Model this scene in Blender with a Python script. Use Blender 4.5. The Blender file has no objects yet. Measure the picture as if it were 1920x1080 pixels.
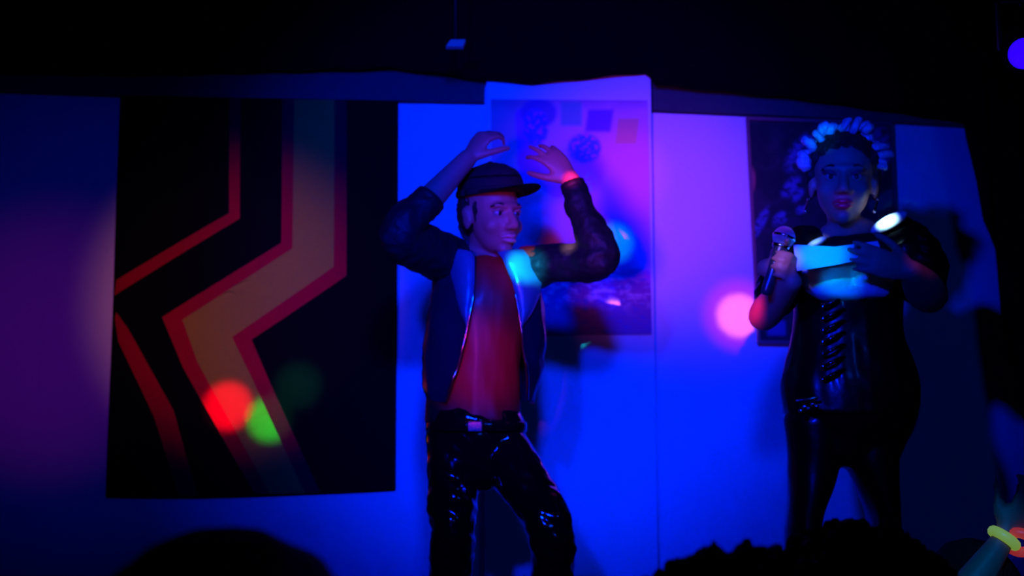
import bpy, bmesh, math, random
from mathutils import Vector, Matrix, noise
random.seed(7)
V = Vector
C = bpy.context.scene.collection
R = math.radians

# ------------------------------------------------------------------ camera
CAM_Z, PITCH, F = 1.70, R(7.0), 2200.0
cam_d = bpy.data.cameras.new('camera')
cam = bpy.data.objects.new('camera', cam_d); C.objects.link(cam)
cam.location = (0, 0, CAM_Z); cam.rotation_euler = (R(90) + PITCH, 0, 0)
cam_d.lens = F / 1920 * 36; cam_d.sensor_width = 36; cam_d.clip_start = 0.05
cam_d.dof.use_dof = True; cam_d.dof.focus_distance = 2.3; cam_d.dof.aperture_fstop = 3.6
bpy.context.scene.camera = cam

def P(px, py, Y):
    """world point seen at photograph pixel (px, py) whose distance into the room is Y"""
    r, u = (px - 960) / F, (540 - py) / F
    dy = math.cos(PITCH) - u * math.sin(PITCH); dz = math.sin(PITCH) + u * math.cos(PITCH)
    return V((r / dy * Y, Y, CAM_Z + dz / dy * Y))

# ------------------------------------------------------------------ world, exposure
sc = bpy.context.scene
w = bpy.data.worlds.new('world'); sc.world = w; w.use_nodes = True
w.node_tree.nodes['Background'].inputs[0].default_value = (0.02, 0.03, 0.5, 1)
w.node_tree.nodes['Background'].inputs[1].default_value = 0.004
sc.view_settings.view_transform = 'Standard'; sc.view_settings.look = 'None'
sc.view_settings.exposure = 0.0; sc.view_settings.gamma = 1.0
sc.view_settings.use_curve_mapping = False

# ------------------------------------------------------------------ stage lights and added fills
def spot(name, loc, target, color, watts, cone, blend=0.5, size=0.03):
    d = bpy.data.lights.new(name, 'SPOT'); d.color = color; d.energy = watts
    d.spot_size = R(cone); d.spot_blend = blend; d.shadow_soft_size = size
    o = bpy.data.objects.new(name, d); C.objects.link(o); o.location = loc
    o.rotation_euler = (V(target) - V(loc)).to_track_quat('-Z', 'Y').to_euler()
    return o
KEY = V((-0.42, 0.6, 2.50))
FX = V((-0.45, 0.45, 2.45))
FX_LOW = V((-0.33, 0.45, 1.82))
FX_RIGHT = V((0.32, 0.40, 2.50))
spot('blue_stage_light', KEY, P(1090, 540, 4.5), (0.0, 0.012, 1.0), 430, 54, 0.9, 0.05)
spot('blue_left_fill', (-0.6, 0.3, 2.4), P(150, 560, 4.5), (0.0, 0.02, 1.0), 60, 34, 1.0, 0.1)  # added blue fill, lifts the far left of the wall
spot('blue_side_fill', (1.3, 0.3, 2.7), P(1500, 700, 4.5), (0.0, 0.06, 1.0), 22, 70, 0.9, 0.2)  # added weak blue fill, lifts the woman's cast shadow
spot('blue_front_light', (0.05, 0.3, 2.75), P(1010, 470, 4.5), (0.0, 0.014, 1.0), 700, 37, 0.6, 0.10)
spot('magenta_wash', FX_LOW, P(1200, 370, 4.5), (1.0, 0.06, 0.75), 165, 16, 0.95, 0.13)
spot('violet_wash', FX_LOW, P(1330, 420, 4.5), (1.0, 0.18, 0.8), 55, 16, 1.0, 0.13)
spot('red_wash', V((-1.3, 0.5, 1.9)), P(445, 565, 4.5), (1.0, 0.30, 0.15), 150, 19, 0.9, 0.05)
spot('violet_side_wash', V((-1.7, 0.5, 1.9)), P(90, 640, 4.5), (0.8, 0.0, 1.0), 26, 18, 1.0, 0.05)
spot('red_front_light', V((-0.25, 0.4, 2.0)), P(905, 680, 3.4), (1.0, 0.02, 0.04), 60, 6.2, 0.7, 0.05)
# small coloured beams of the effect light, plus a few added fills
def beam(name, px, py, Y, color, watts, cone, blend=0.6, src=FX):
    spot(name, src, P(px, py, Y), color, watts, cone, blend, 0.015)
beam('poster_pink_fill', 1175, 320, 4.4, (1.0, 0.04, 0.4), 90, 6.0, 1.0, FX_RIGHT)  # added fill to make the poster pinker
beam('pink_beam', 1385, 592, 4.5, (1.0, 0.22, 0.6), 700, 2.6, 0.5, FX_RIGHT)
beam('pink_halo', 1385, 590, 4.5, (1.0, 0.0, 0.8), 300, 4.6, 0.9, FX_RIGHT)
beam('cyan_beam', 1146, 464, 4.5, (0.0, 1.0, 0.75), 500, 2.6, 0.8, FX_RIGHT)
beam('red_beam', 428, 765, 4.5, (1.0, 0.0, 0.10), 1700, 3.0, 0.7, V((-0.3, 0.45, 2.45)))
beam('green_beam', 508, 788, 4.5, (0.0, 1.0, 0.12), 1200, 2.9, 0.8, V((-0.3, 0.45, 2.45)))
beam('green_dim_beam', 560, 725, 4.5, (0.0, 1.0, 0.35), 1500, 3.2, 1.0, V((-0.3, 0.45, 2.45)))
beam('chest_beam', 990, 498, 3.4, (0.0, 0.65, 1.0), 3000, 2.4, 0.7)
beam('wrist_beam', 1071, 336, 3.35, (1.0, 0.03, 0.14), 2500, 0.8, 0.9)
beam('arm_beam', 1066, 458, 3.35, (1.0, 0.45, 0.55), 7000, 0.8, 0.9)
beam('card_beam', 1545, 480, 2.95, (0.0, 0.65, 1.0), 220, 2.8, 0.8)
beam('bust_beam', 1585, 530, 3.1, (0.0, 0.20, 1.0), 150, 2.2, 0.6, FX_LOW)
beam('face_red_fill', 1583, 378, 3.1, (1.0, 0.05, 0.1), 12, 1.6, 1.0, FX_LOW)  # added red fill so the lips show red
beam('shoulder_beam', 1667, 419, 3.12, (0.4, 0.8, 1.0), 6000, 1.0, 0.9)
beam('shoulder_beam_small', 1532, 455, 3.15, (0.35, 0.75, 1.0), 900, 0.7, 0.9)
beam('hair_beam', 1550, 262, 3.15, (0.0, 0.5, 1.0), 160, 2.0, 0.8)
beam('elbow_beam', 1412, 580, 3.1, (1.0, 0.02, 0.15), 900, 1.8, 0.8)
beam('forearm_beam', 1725, 515, 3.05, (0.7, 0.12, 1.0), 60, 2.0, 0.9, FX_RIGHT)
beam('hand_beam', 1480, 500, 3.0, (1.0, 0.6, 0.15), 110, 2.0, 0.8)
beam('raised_arm_fill', 1850, 1050, 2.2, (0.0, 0.25, 1.0), 90, 7, 0.9, V((.2, .4, 2.6)))  # added blue fill where the front light misses the arm
beam('wall_red_spot', 1800, 930, 4.5, (1.0, 0.05, 0.1), 10, 1.4, 1.0)

# ------------------------------------------------------------------ materials
def mat(name, col, rough=0.6, metal=0.0, spec=0.5, coat=0.0, coat_rough=0.1, bump=0.0, bscale=40.0,
        var=0.0, emit=None, estr=0.0, attr=None, stretch=(1, 1, 1)):
    m = bpy.data.materials.new(name); m.use_nodes = True
    nt = m.node_tree; b = nt.nodes['Principled BSDF']
    b.inputs['Base Color'].default_value = (*col, 1); b.inputs['Roughness'].default_value = rough
    b.inputs['Metallic'].default_value = metal; b.inputs['Specular IOR Level'].default_value = spec
    b.inputs['Coat Weight'].default_value = coat; b.inputs['Coat Roughness'].default_value = coat_rough
    tc = nt.nodes.new('ShaderNodeTexCoord'); mp = nt.nodes.new('ShaderNodeMapping')
    mp.inputs['Scale'].default_value = stretch
    nt.links.new(tc.outputs['Object'], mp.inputs['Vector'])
    nz = nt.nodes.new('ShaderNodeTexNoise'); nz.inputs['Scale'].default_value = bscale
    nz.inputs['Detail'].default_value = 4
    nt.links.new(mp.outputs['Vector'], nz.inputs['Vector'])
    if bump:
        bp = nt.nodes.new('ShaderNodeBump'); bp.inputs['Strength'].default_value = bump
        bp.inputs['Distance'].default_value = 0.01
        nt.links.new(nz.outputs['Fac'], bp.inputs['Height']); nt.links.new(bp.outputs['Normal'], b.inputs['Normal'])
    if attr:
        a = nt.nodes.new('ShaderNodeAttribute'); a.attribute_name = attr
        nt.links.new(a.outputs['Color'], b.inputs['Base Color'])
    elif var:
        mx = nt.nodes.new('ShaderNodeMix'); mx.data_type = 'RGBA'
        mx.inputs[6].default_value = (*[c * (1 - var) for c in col], 1)
        mx.inputs[7].default_value = (*[min(1, c * (1 + var)) for c in col], 1)
        nt.links.new(nz.outputs['Fac'], mx.inputs[0]); nt.links.new(mx.outputs[2], b.inputs['Base Color'])
    if emit:
        b.inputs['Emission Color'].default_value = (*emit, 1); b.inputs['Emission Strength'].default_value = estr
    return m
M = dict(
    wall=mat('painted_plaster', (.80, .78, .80), .9, spec=.15, bump=.3, bscale=60, var=.05),
    breast=mat('painted_board', (.82, .82, .82), .85, spec=.15, bump=.2, bscale=80, var=.04),
    black=mat('matt_black_paint', (.006, .006, .007), .95, spec=.05, bump=.2, var=.3),
    dim=mat('wall_top_shade', (.05, .07, .07), .95, spec=.05, var=.2),  # grey of the strips that stand in for wall-top shade
    floor=mat('black_boards', (.012, .012, .012), .7, spec=.2, bump=.3, bscale=12, var=.3),
    drape=mat('black_velvet', (.007, .006, .008), 1.0, spec=.02, bump=.4, bscale=90, var=.4),
    hang_black=mat('black_cloth_print', (.008, .008, .010), .95, spec=.03, bump=.3, bscale=300, var=.2),
    hang_red=mat('crimson_cloth_print', (.80, .012, .04), .95, spec=.03, bump=.3, bscale=300, var=.12),
    hang_cream=mat('cream_cloth_print', (.70, .46, .06), .95, spec=.03, bump=.3, bscale=300, var=.12),
    poster=mat('poster_print', (1, 1, 1), .6, spec=.3, attr='print'),
    frame_white=mat('white_frame', (.75, .78, .8), .6),
    frame_dark=mat('dark_red_wood_frame', (.22, .07, .08), .6, var=.2),
    skin=mat('skin', (.32, .12, .10), .5, spec=.4, bump=.15, bscale=120, var=.08),
    skin_w=mat('pale_powdered_skin', (.46, .18, .13), .5, spec=.4, bump=.1, bscale=120, var=.06),
    lips=mat('red_lipstick', (.75, .02, .08), .35), lips_m=mat('lip_skin', (.5, .2, .2), .5),
    eye=mat('eye_white', (.22, .2, .2), .3), iris=mat('dark_iris', (.02, .015, .01), .1),
    shadow=mat('dark_eye_makeup', (.03, .02, .05), .7),
    hair=mat('dark_brown_hair', (.012, .009, .008), .6, spec=.3, bump=.8, bscale=120, var=.4, stretch=(1, 1, .2)),
    hair_b=mat('black_hair', (.006, .005, .006), .7, spec=.1, bump=.8, bscale=150, var=.4),
    silver=mat('silver_blonde_curls', (.45, .5, .52), .3, spec=.8, bump=.9, bscale=90, var=.35, stretch=(1, 1, .25)),
    cap=mat('black_cap_cloth', (.012, .012, .016), .8, spec=.2, bump=.5, bscale=200, var=.3),
    vinyl=mat('glossy_navy_vinyl', (.012, .02, .05), .22, spec=.8, coat=1, coat_rough=.12, bump=.5, bscale=14),
    lining=mat('silver_blue_lapel', (.10, .28, .42), .3, spec=.8, coat=.6, coat_rough=.2, bump=.3, bscale=20),
    sleeve=mat('black_ribbed_sleeve', (.007, .007, .010), .6, spec=.25, bump=.4, bscale=60),
    red=mat('red_satin_shirt', (.62, .012, .008), .5, spec=.25, coat=.08, coat_rough=.2, bump=.35, bscale=10, stretch=(1, 1, .35)),
    pvc=mat('black_patent_vinyl', (.003, .003, .003), .10, spec=.5, coat=1, coat_rough=.06, bump=.5, bscale=16, stretch=(1, 1, .4)),
    latex=mat('black_latex', (.003, .003, .003), .3, spec=.2, coat=.15, coat_rough=.12, bump=.3, bscale=12),
    satin=mat('white_satin', (.75, .78, .8), .4, spec=.5, coat=.3, bump=.2, bscale=25),
    cloth_black=mat('black_cloth', (.006, .006, .008), .9, spec=.08, bump=.3, bscale=120, var=.3),
    shoe=mat('black_shoe_leather', (.01, .01, .01), .3),
    chrome=mat('chrome', (.75, .75, .78), .15, metal=1.0), steel=mat('mic_mesh_steel', (.5, .52, .55), .35, metal=.7, bump=1, bscale=400),
    mic=mat('dark_mic_enamel', (.05, .05, .06), .3, metal=.4),
    card=mat('white_card', (.85, .87, .88), .55, var=.04),
    housing=mat('black_metal_housing', (.01, .01, .01), .5, metal=.3),
    led_blue=mat('blue_led_lens', (0, 0, .1), .3, emit=(0.01, 0.0, 1.0), estr=3.0),
    led_mag=mat('magenta_led_lens', (.1, 0, .1), .3, emit=(1.0, 0.05, .9), estr=2.5),
    plate=mat('pale_grey_plastic', (.25, .4, .22), .5),
    glow_y=mat('yellow_green_glow_tube', (.3, .4, .1), .4, emit=(.42, .75, .12), estr=.30),
    glow_r=mat('red_glow_tube', (.4, .05, .03), .4, emit=(.55, .04, .05), estr=.45),
    forearm=mat('pale_forearm_skin', (.45, .5, .55), .6, spec=.3, bump=.1, var=.08),
)

# ------------------------------------------------------------------ object helpers
def base(p):
    return V((0, 0, 0)) if p is None else (p.location + base(p.parent))
def link_mesh(name, me, m, parent=None, smooth=True):
    off = base(parent)
    if off.length: me.transform(Matrix.Translation(-off))
    o = bpy.data.objects.new(name, me); C.objects.link(o); o.parent = parent
    if not me.materials: me.materials.append(m)
    if smooth:
        for p in me.polygons: p.use_smooth = True
    return o
def obj(name, bm, m, parent=None, smooth=True):
    bmesh.ops.recalc_face_normals(bm, faces=bm.faces)
    me = bpy.data.meshes.new(name); bm.to_mesh(me); bm.free()
    return link_mesh(name, me, m, parent, smooth)
def struct(name, bm, m, smooth=False):
    o = obj(name, bm, m, None, smooth); o['kind'] = 'structure'; return o
def thing(name, label, cat, loc, group=None):
    o = bpy.data.objects.new(name, None); C.objects.link(o); o.location = loc; o.empty_display_size = .1
    o['label'] = label; o['category'] = cat
    if group: o['group'] = group
    return o
def union(name, bm, m, parent, voxel=.006, smooth=6, fn=None):
    """closed overlapping shapes grown into one continuous surface"""
    bmesh.ops.recalc_face_normals(bm, faces=bm.faces)
    me = bpy.data.meshes.new('t'); bm.to_mesh(me); bm.free()
    t = bpy.data.objects.new('t', me); C.objects.link(t)
    r = t.modifiers.new('r', 'REMESH'); r.mode = 'VOXEL'; r.voxel_size = voxel; r.adaptivity = 0
    if smooth:
        s = t.modifiers.new('s', 'SMOOTH'); s.iterations = smooth; s.factor = .5
    dg = bpy.context.evaluated_depsgraph_get(); dg.update()
    new = bpy.data.meshes.new_from_object(t.evaluated_get(dg)); new.name = name
    bpy.data.objects.remove(t); bpy.data.meshes.remove(me)
    if fn:
        nor = [v.normal.copy() for v in new.vertices]
        for v, n in zip(new.vertices, nor): v.co = fn(v.co.copy(), n)
        new.update()
    return link_mesh(name, new, m, parent)

def box(bm, a, b, bevel=0.0):
    a, b = V(a), V(b)
    g = bmesh.ops.create_cube(bm, size=1, matrix=Matrix.Translation((a + b) / 2) @ Matrix.Diagonal((*(b - a), 1)))
    if bevel:
        es = {e for v in g['verts'] for e in v.link_edges}
        bmesh.ops.bevel(bm, geom=list(es), offset=bevel, segments=2, affect='EDGES', profile=.5)
    return bm
def BM(): return bmesh.new()
def ell(bm, c, r, rot=None, n=16):
    m = Matrix.Translation(V(c)) @ (rot.to_4x4() if rot else Matrix()) @ Matrix.Diagonal((*r, 1))
    bmesh.ops.create_uvsphere(bm, u_segments=n, v_segments=max(6, n * 2 // 3), radius=1, matrix=m)
def crom(p, k):
    if len(p) < 3: return p
    q = [p[0]] + list(p) + [p[-1]]; out = []
    for i in range(1, len(q) - 2):
        for j in range(k):
            t = j / k; a, b, c, d = q[i - 1], q[i], q[i + 1], q[i + 2]
            out.append([.5 * ((2 * b[x]) + (-a[x] + c[x]) * t + (2 * a[x] - 5 * b[x] + 4 * c[x] - d[x]) * t * t
                              + (-a[x] + 3 * b[x] - 3 * c[x] + d[x]) * t ** 3) for x in range(len(b))])
    out.append(list(p[-1])); return out
def tube(bm, pts, rad, side=(1, 0, 0), n=14, k=4, dome=True, closed=False):
    """lofted tube; rad entries are r or (a, b) with a along side"""
    rows = [list(p) + (list(r) if isinstance(r, (tuple, list)) else [r, r]) for p, r in zip(pts, rad)]
    rows = crom(rows, k); side = V(side)
    cs = [V(r[:3]) for r in rows]; N = len(cs); rings = []
    fr = []
    for i in range(N):
        T = (cs[min(i + 1, N - 1)] - cs[max(i - 1, 0)]).normalized()
        S = side - T * side.dot(T)
        if S.length < .05: S = T.orthogonal()
        S.normalize(); side = S if len(pts) > 2 else side
        fr.append((T, S, T.cross(S)))
    def ring(c, S, B, a, b):
        return [bm.verts.new(c + S * (a * math.cos(2 * math.pi * j / n)) + B * (b * math.sin(2 * math.pi * j / n))) for j in range(n)]
    seq = []
    if dome:
        T, S, B = fr[0]; a, b = rows[0][3:5]; m_ = min(a, b)
        for t in (.9, .6): seq.append((cs[0] - T * m_ * t, S, B, a * math.sqrt(1 - t * t), b * math.sqrt(1 - t * t)))
    for i in range(N): seq.append((cs[i], fr[i][1], fr[i][2], rows[i][3], rows[i][4]))
    if dome:
        T, S, B = fr[-1]; a, b = rows[-1][3:5]; m_ = min(a, b)
        for t in (.6, .9): seq.append((cs[-1] + T * m_ * t, S, B, a * math.sqrt(1 - t * t), b * math.sqrt(1 - t * t)))
    for s in seq: rings.append(ring(*s))
    for r0, r1 in zip(rings, rings[1:]):
        for j in range(n): bm.faces.new((r0[j], r0[(j + 1) % n], r1[(j + 1) % n], r1[j]))
    bm.faces.new(rings[0][::-1]); bm.faces.new(rings[-1])
def wrinkle(amp, sx, sz, seed=0.0):
    def f(co, n):
        q = V((co.x * sx + seed, co.y * sx, co.z * sz + co.x * sx * .5))
        return co + n * amp * (noise.noise(q) + .5 * noise.noise(q * 2.3))
    return f
def yaw_pitch_roll(yaw, pitch=0, roll=0):
    """head frame: local +y faces out of the face. yaw 0 looks at the camera, + turns to picture right"""
    return (Matrix.Rotation(R(180 + yaw), 3, 'Z') @ Matrix.Rotation(R(-pitch), 3, 'X') @ Matrix.Rotation(R(roll), 3, 'Y'))

# ------------------------------------------------------------------ head and hands
def head_shapes(bm, c, Rm, s=1.0, jaw=1.0):
    def e(p, r): ell(bm, c + Rm @ (V(p) * s), [x * s for x in r], Rm, 20)
    e((0, -.012, .035), (.074, .094, .082))
    e((0, .022, -.020), (.064, .070, .080))
    e((0, .030, -.060), (.050 * jaw, .050, .046))
    e((0, .062, -.094), (.024 * jaw, .020, .018))
    e((.036, .052, -.030), (.026, .028, .026)); e((-.036, .052, -.030), (.026, .028, .026))
    e((0, .076, .022), (.050, .018, .012))
    tube(bm, [c + Rm @ (V(p) * s) for p in ((0, .084, .012), (0, .098, -.012), (0, .108, -.032))],
         [(.009 * s, .010 * s), (.011 * s, .011 * s), (.013 * s, .011 * s)], Rm @ V((1, 0, 0)), 10, 2)
    e((.012, .096, -.036), (.010, .010, .008)); e((-.012, .096, -.036), (.010, .010, .008))
    e((0, .082, -.060), (.024, .012, .009)); e((0, .080, -.072), (.020, .012, .008))
    for q in (-1, 1):
        e((q * .076, -.008, -.010), (.009, .019, .031)); e((q * .080, -.012, .006), (.008, .016, .017))
def head_sculpt(c, Rm, s=1.0):
    inv = Rm.transposed()
    def f(co, n):
        l = inv @ (co - c) / s
        if l.length > .16 or l.y < 0: return co
        d = 0
        for q in (-1, 1):
            d -= .011 * math.exp(-(((l.x - q * .031) / .018) ** 2 + ((l.z - .004) / .012) ** 2))
        d -= .004 * math.exp(-((l.x / .022) ** 2 + ((l.z + .066) / .0025) ** 2))
        return co + Rm @ V((0, 1, 0)) * d * s
    return f
def face_parts(par, c, Rm, s, lipmat, makeup=False, smile=0):
    for q in (-1, 1):
        b = BM(); ell(b, c + Rm @ (V((q * .031, .070, .003)) * s), [.0135 * s, .012 * s, .0115 * s], Rm, 14)
        e = obj('eye', b, M['eye'], par)
        b = BM(); ell(b, c + Rm @ (V((q * .030, .0795, .002)) * s), [.0062 * s, .004 * s, .0062 * s], Rm, 12)
        obj('iris', b, M['iris'], e)
        b = BM()
        tube(b, [c + Rm @ (V(p) * s) for p in ((q * .014, .086, .019), (q * .031, .084, .027 + .002 * makeup), (q * .052, .067, .020))],
             [.0035 * s, .004 * s, .0022 * s], Rm @ V((0, 0, 1)), 8, 3)
        obj('eyebrow', b, M['hair'], par)
        b = BM()
        tube(b, [c + Rm @ (V(p) * s) for p in ((q * .016, .077, .006), (q * .031, .0835, .0125), (q * .049, .069, .008 + .006 * makeup))],
             [.0022 * s, .0035 * s * (1.6 if makeup else 1), .0022 * s], Rm @ V((0, 0, 1)), 8, 3)
        obj('eyelid', b, M['shadow'] if makeup else M['skin'], par)
    b = BM()
    for z, r, w_ in ((-.0605, .0055, .024), (-.0715, .0065, .021)):
        tube(b, [c + Rm @ (V(p) * s) for p in ((-w_, .078, z - .004 * (z > -.065) + .002), (-.010, .0915, z + .002 * (z > -.065)), (0, .0935, z), (.010, .0915, z + .002 * (z > -.065)), (w_, .078, z - .004 * (z > -.065) + .002))],
             [.002 * s, r * .9 * s, r * s, r * .9 * s, .002 * s], Rm @ V((0, 0, 1)), 10, 3)
    obj('lips', b, lipmat, par)
def hand(bm, wrist, Fd, Nd, thumb, curl=20, spread=8, s=1.0, tcurl=15, fr=.0085):
    """Fd: finger direction, Nd: where the palm faces, thumb: side vector of the thumb"""
    Fd = V(Fd).normalized(); Nd = V(Nd); Nd = (Nd - Fd * Nd.dot(Fd)).normalized()
    S = Fd.cross(Nd)
    if S.dot(V(thumb)) < 0: S = -S
    L = lambda f, n, t: wrist + (Fd * f + Nd * n + S * t) * s
    tube(bm, [L(-.015, 0, 0), L(.02, 0, 0), L(.06, 0, -.002), L(.092, .002, -.002)],
         [(.024 * s, .018 * s), (.030 * s, .016 * s), (.038 * s, .014 * s), (.036 * s, .011 * s)], S, 14, 3)
    ell(bm, L(.035, .010, .022), (.022 * s, .022 * s, .014 * s), None, 10)
    for i, (t, ln) in enumerate(((.029, .072), (.010, .080), (-.010, .074), (-.028, .058))):
        p = L(.086, .001, t); pts = [L(.070, 0, t * .95), p.copy()]
        a = R(spread) * (t / .03); d0 = (Fd * math.cos(a) + S * math.sin(a)).normalized()
        ang = 0
        cl = curl[i] if isinstance(curl, (list, tuple)) else curl
        for q, seg in enumerate((.45, .30, .25)):
            ang += R(cl * (1.0, 1.1, .8)[q])
            d = d0 * math.cos(ang) + Nd * math.sin(ang)
            p = p + d * ln * seg * s; pts.append(p.copy())
        r = fr * s * (.88 if i == 3 else 1)
        tube(bm, pts, [r * 1.05, r * 1.08, r * 1.0, r * .92, r * .8], S, 10, 2)
    p = L(.022, .006, .026); pts = [L(.010, .002, .012), p.copy()]
    ang = 0
    for q, seg in enumerate((.040, .033, .026)):
        d = (Fd * math.cos(R(40 - q * tcurl)) + S * math.sin(R(40 - q * tcurl)) + Nd * (.25 + .02 * tcurl * q)).normalized()
        p = p + d * seg * s; pts.append(p.copy())
    tube(bm, pts, [.013 * s, .014 * s, .0115 * s, .0105 * s, .0085 * s], Nd, 10, 2)

# ------------------------------------------------------------------ the room
WY = 4.5
struct('wall_back', box(BM(), (-3.2, WY, 0), (3.2, WY + .1, 3.6)), M['wall'])
struct('wall_left', box(BM(), (-3.3, -2.0, 0), (-3.2, WY + .1, 3.6)), M['black'])
struct('wall_right', box(BM(), (3.2, -2.0, 0), (3.3, WY + .1, 3.6)), M['black'])
struct('wall_rear', box(BM(), (-3.3, -2.1, 0), (3.3, -2.0, 3.6)), M['black'])
struct('ceiling', box(BM(), (-3.3, -2.1, 3.6), (3.3, WY + .1, 3.7)), M['black'])
b = BM(); box(b, (-3.3, -2.1, -.1), (3.3, WY + .1, 0)); struct('floor', b, M['floor'])
# raised stage (below the frame) with its boards
stage = thing('stage', 'low black stage of wooden boards under both performers', 'stage', (0, 2.6, 0))
obj('stage_riser', box(BM(), (-3.18, 2.62, .001), (3.18, WY - .01, .72), .004), M['black'], stage, False)
i = 0; x = -3.18
while x < 3.1:
    obj('stage_board', box(BM(), (x, 2.60, .7205), (x + .262, WY - .01, .75), .002), M['floor'], stage, False); x += .265
# flat pilaster behind the middle poster
pa, pb = P(912, 147, 4.42), P(1220, 147, 4.42)
struct('trim_1', box(BM(), (pa.x, 4.42, .752), (pb.x, WY - .0005, 3.55), .003), M['breast'])
# dark strip standing in for the shadow along the wall top, in three lengths, and a black valance over it
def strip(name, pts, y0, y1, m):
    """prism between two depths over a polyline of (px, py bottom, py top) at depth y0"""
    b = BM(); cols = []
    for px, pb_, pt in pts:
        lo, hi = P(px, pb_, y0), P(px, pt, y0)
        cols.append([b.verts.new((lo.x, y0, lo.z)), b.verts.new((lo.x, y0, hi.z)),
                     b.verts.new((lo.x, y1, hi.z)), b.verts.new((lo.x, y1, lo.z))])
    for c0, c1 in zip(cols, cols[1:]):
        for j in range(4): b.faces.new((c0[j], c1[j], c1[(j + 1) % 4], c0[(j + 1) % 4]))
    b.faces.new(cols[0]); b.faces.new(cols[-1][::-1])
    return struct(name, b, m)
strip('shade_strip_1', [(-400, 165, 20), (0, 170, 20), (230, 178, 20), (500, 184, 20), (908, 191, 20)], 4.455, 4.499, M['dim'])
strip('shade_strip_2', [(1224, 206, 20), (1500, 218, 20), (1830, 236, 20), (2300, 255, 20)], 4.455, 4.499, M['dim'])
# black valance: gathered cloth hung in front of the wall top
def cloth_grid(cols, rows, fn, thick=.006):
    b = BM(); vs = [[b.verts.new(fn(i / (cols - 1), j / (rows - 1))) for i in range(cols)] for j in range(rows)]
    for j in range(rows - 1):
        for i in range(cols - 1): b.faces.new((vs[j][i], vs[j][i + 1], vs[j + 1][i + 1], vs[j + 1][i]))
    r = bmesh.ops.solidify(b, geom=b.faces[:], thickness=thick); return b
def bottom(px):
    prof = [(-420, 120), (0, 135), (228, 140), (740, 128), (905, 150), (1000, 158), (1216, 137), (1224, 160), (1500, 185), (1770, 222), (1810, 232), (2400, 260)]
    for (a, ya), (c_, yc) in zip(prof, prof[1:]):
        if px <= c_: return ya + (yc - ya) * (px - a) / (c_ - a)
    return 260
def val(u, v):
    px = -400 + 2750 * u; y = 4.385 + .012 * math.sin(px / 17) * v
    lo = P(px, bottom(px), 4.385)
    return V((lo.x, y, lo.z + (3.59 - lo.z) * (1 - v)))
o = obj('valance', cloth_grid(300, 8, val), M['drape'])
o['label'] = 'black gathered cloth valance across the top of the stage wall'; o['category'] = 'valance'
# black sheet standing in for the shadow at the right edge
def cur(u, v):
    edge = [(232, 1815), (260, 1826), (330, 1838), (430, 1850), (470, 1880), (600, 1893), (750, 1915), (1000, 1955), (1700, 2010)]
    py = 120 + 1560 * v; xe = 1812
    for (ya, xa), (yb, xb) in zip(edge, edge[1:]):
        if ya <= py <= yb: xe = xa + (xb - xa) * (py - ya) / (yb - ya)
        elif py > yb: xe = xb
    p = P(xe, py, 4.1); q = P(2320, py, 4.1)
    x_ = p.x + (q.x - p.x) * u
    return V((x_, 4.12 + .035 * math.sin(x_ * 62) + .02 * math.sin(x_ * 23), max(.755, p.z)))
o = obj('shade_sheet', cloth_grid(150, 60, cur), M['drape'])
o['label'] = 'black sheet standing in for the shadow at the right end of the wall'; o['category'] = 'shade_sheet'

# ------------------------------------------------------------------ striped cloth hanging
HY = 4.470
wh = thing('wall_hanging', 'large black cloth hanging with angular red and cream bands', 'wall hanging', P(470, 930, HY))
def hx(px, py):   # gentle sag of the cloth
    return .006 * math.sin(px / 70) + .004 * math.sin(py / 90 + px / 200)
def hcloth(u, v):
    L = P(228 - 30 * v, 108 + 824 * v, HY); Rr = P(748 - 6 * v, 108 + (810 + 8 * (1 - v)) * v, HY)
    p = L.lerp(Rr, u)
    px, py = 228 + 520 * u, 108 + 824 * v
    if v > .999: p.z -= .012 * math.sin(math.pi * u) + (.0 if u < .9 else 0)
    return V((p.x, HY + hx(px, py), p.z))
obj('cloth', cloth_grid(90, 120, hcloth, .004), M['hang_black'], wh)
def band(polyA, polyB, m, lab=None):
    """ribbon between two polylines of pixels with equal count, lying just proud of the cloth"""
    b = BM(); rows = []
    A, B_ = [], []
    for poly, out in ((polyA, A), (polyB, B_)):
        for (a, c_) in zip(poly, poly[1:]):
            for t in range(12): out.append((a[0] + (c_[0] - a[0]) * t / 12, a[1] + (c_[1] - a[1]) * t / 12))
        out.append(poly[-1])
    for a, c_ in zip(A, B_):
        r = []
        for t in range(5):
            px, py = a[0] + (c_[0] - a[0]) * t / 4, a[1] + (c_[1] - a[1]) * t / 4
            p = P(px, py, HY); r.append(b.verts.new((p.x, HY + hx(px, py) - .0065, p.z)))
        rows.append(r)
    for r0, r1 in zip(rows, rows[1:]):
        for t in range(4): b.faces.new((r0[t], r0[t + 1], r1[t + 1], r1[t]))
    bmesh.ops.solidify(b, geom=b.faces[:], thickness=.002)
    o = obj('band', b, m, wh, False)
    if lab: o['label'] = lab
L0 = [(531, 116), (527, 455), (305, 595), (345, 690), (478, 926)]
L1 = [(553, 116), (548, 465), (343, 600), (372, 680), (507, 926)]
L2 = [(628, 116), (626, 500), (436, 632), (478, 720), (572, 925)]
L3 = [(651, 116), (650, 517), (472, 637), (508, 720), (600, 923)]
band(L0, L1, M['hang_red'], 'crimson band along the left of the cream band')
band(L1, L2, M['hang_cream'], 'broad cream band')
band(L2, L3, M['hang_red'], 'crimson band along the right of the cream band')
band([(432, 116), (430, 400), (219, 525)], [(453, 116), (450, 410), (215, 554)], M['hang_red'], 'narrow crimson band bending to the left edge')
band([(216, 600), (222, 640), (290, 780), (338, 930)], [(218, 585), (240, 615), (328, 770), (372, 930)], M['hang_red'], 'narrow crimson band in the lower left corner')

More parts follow.
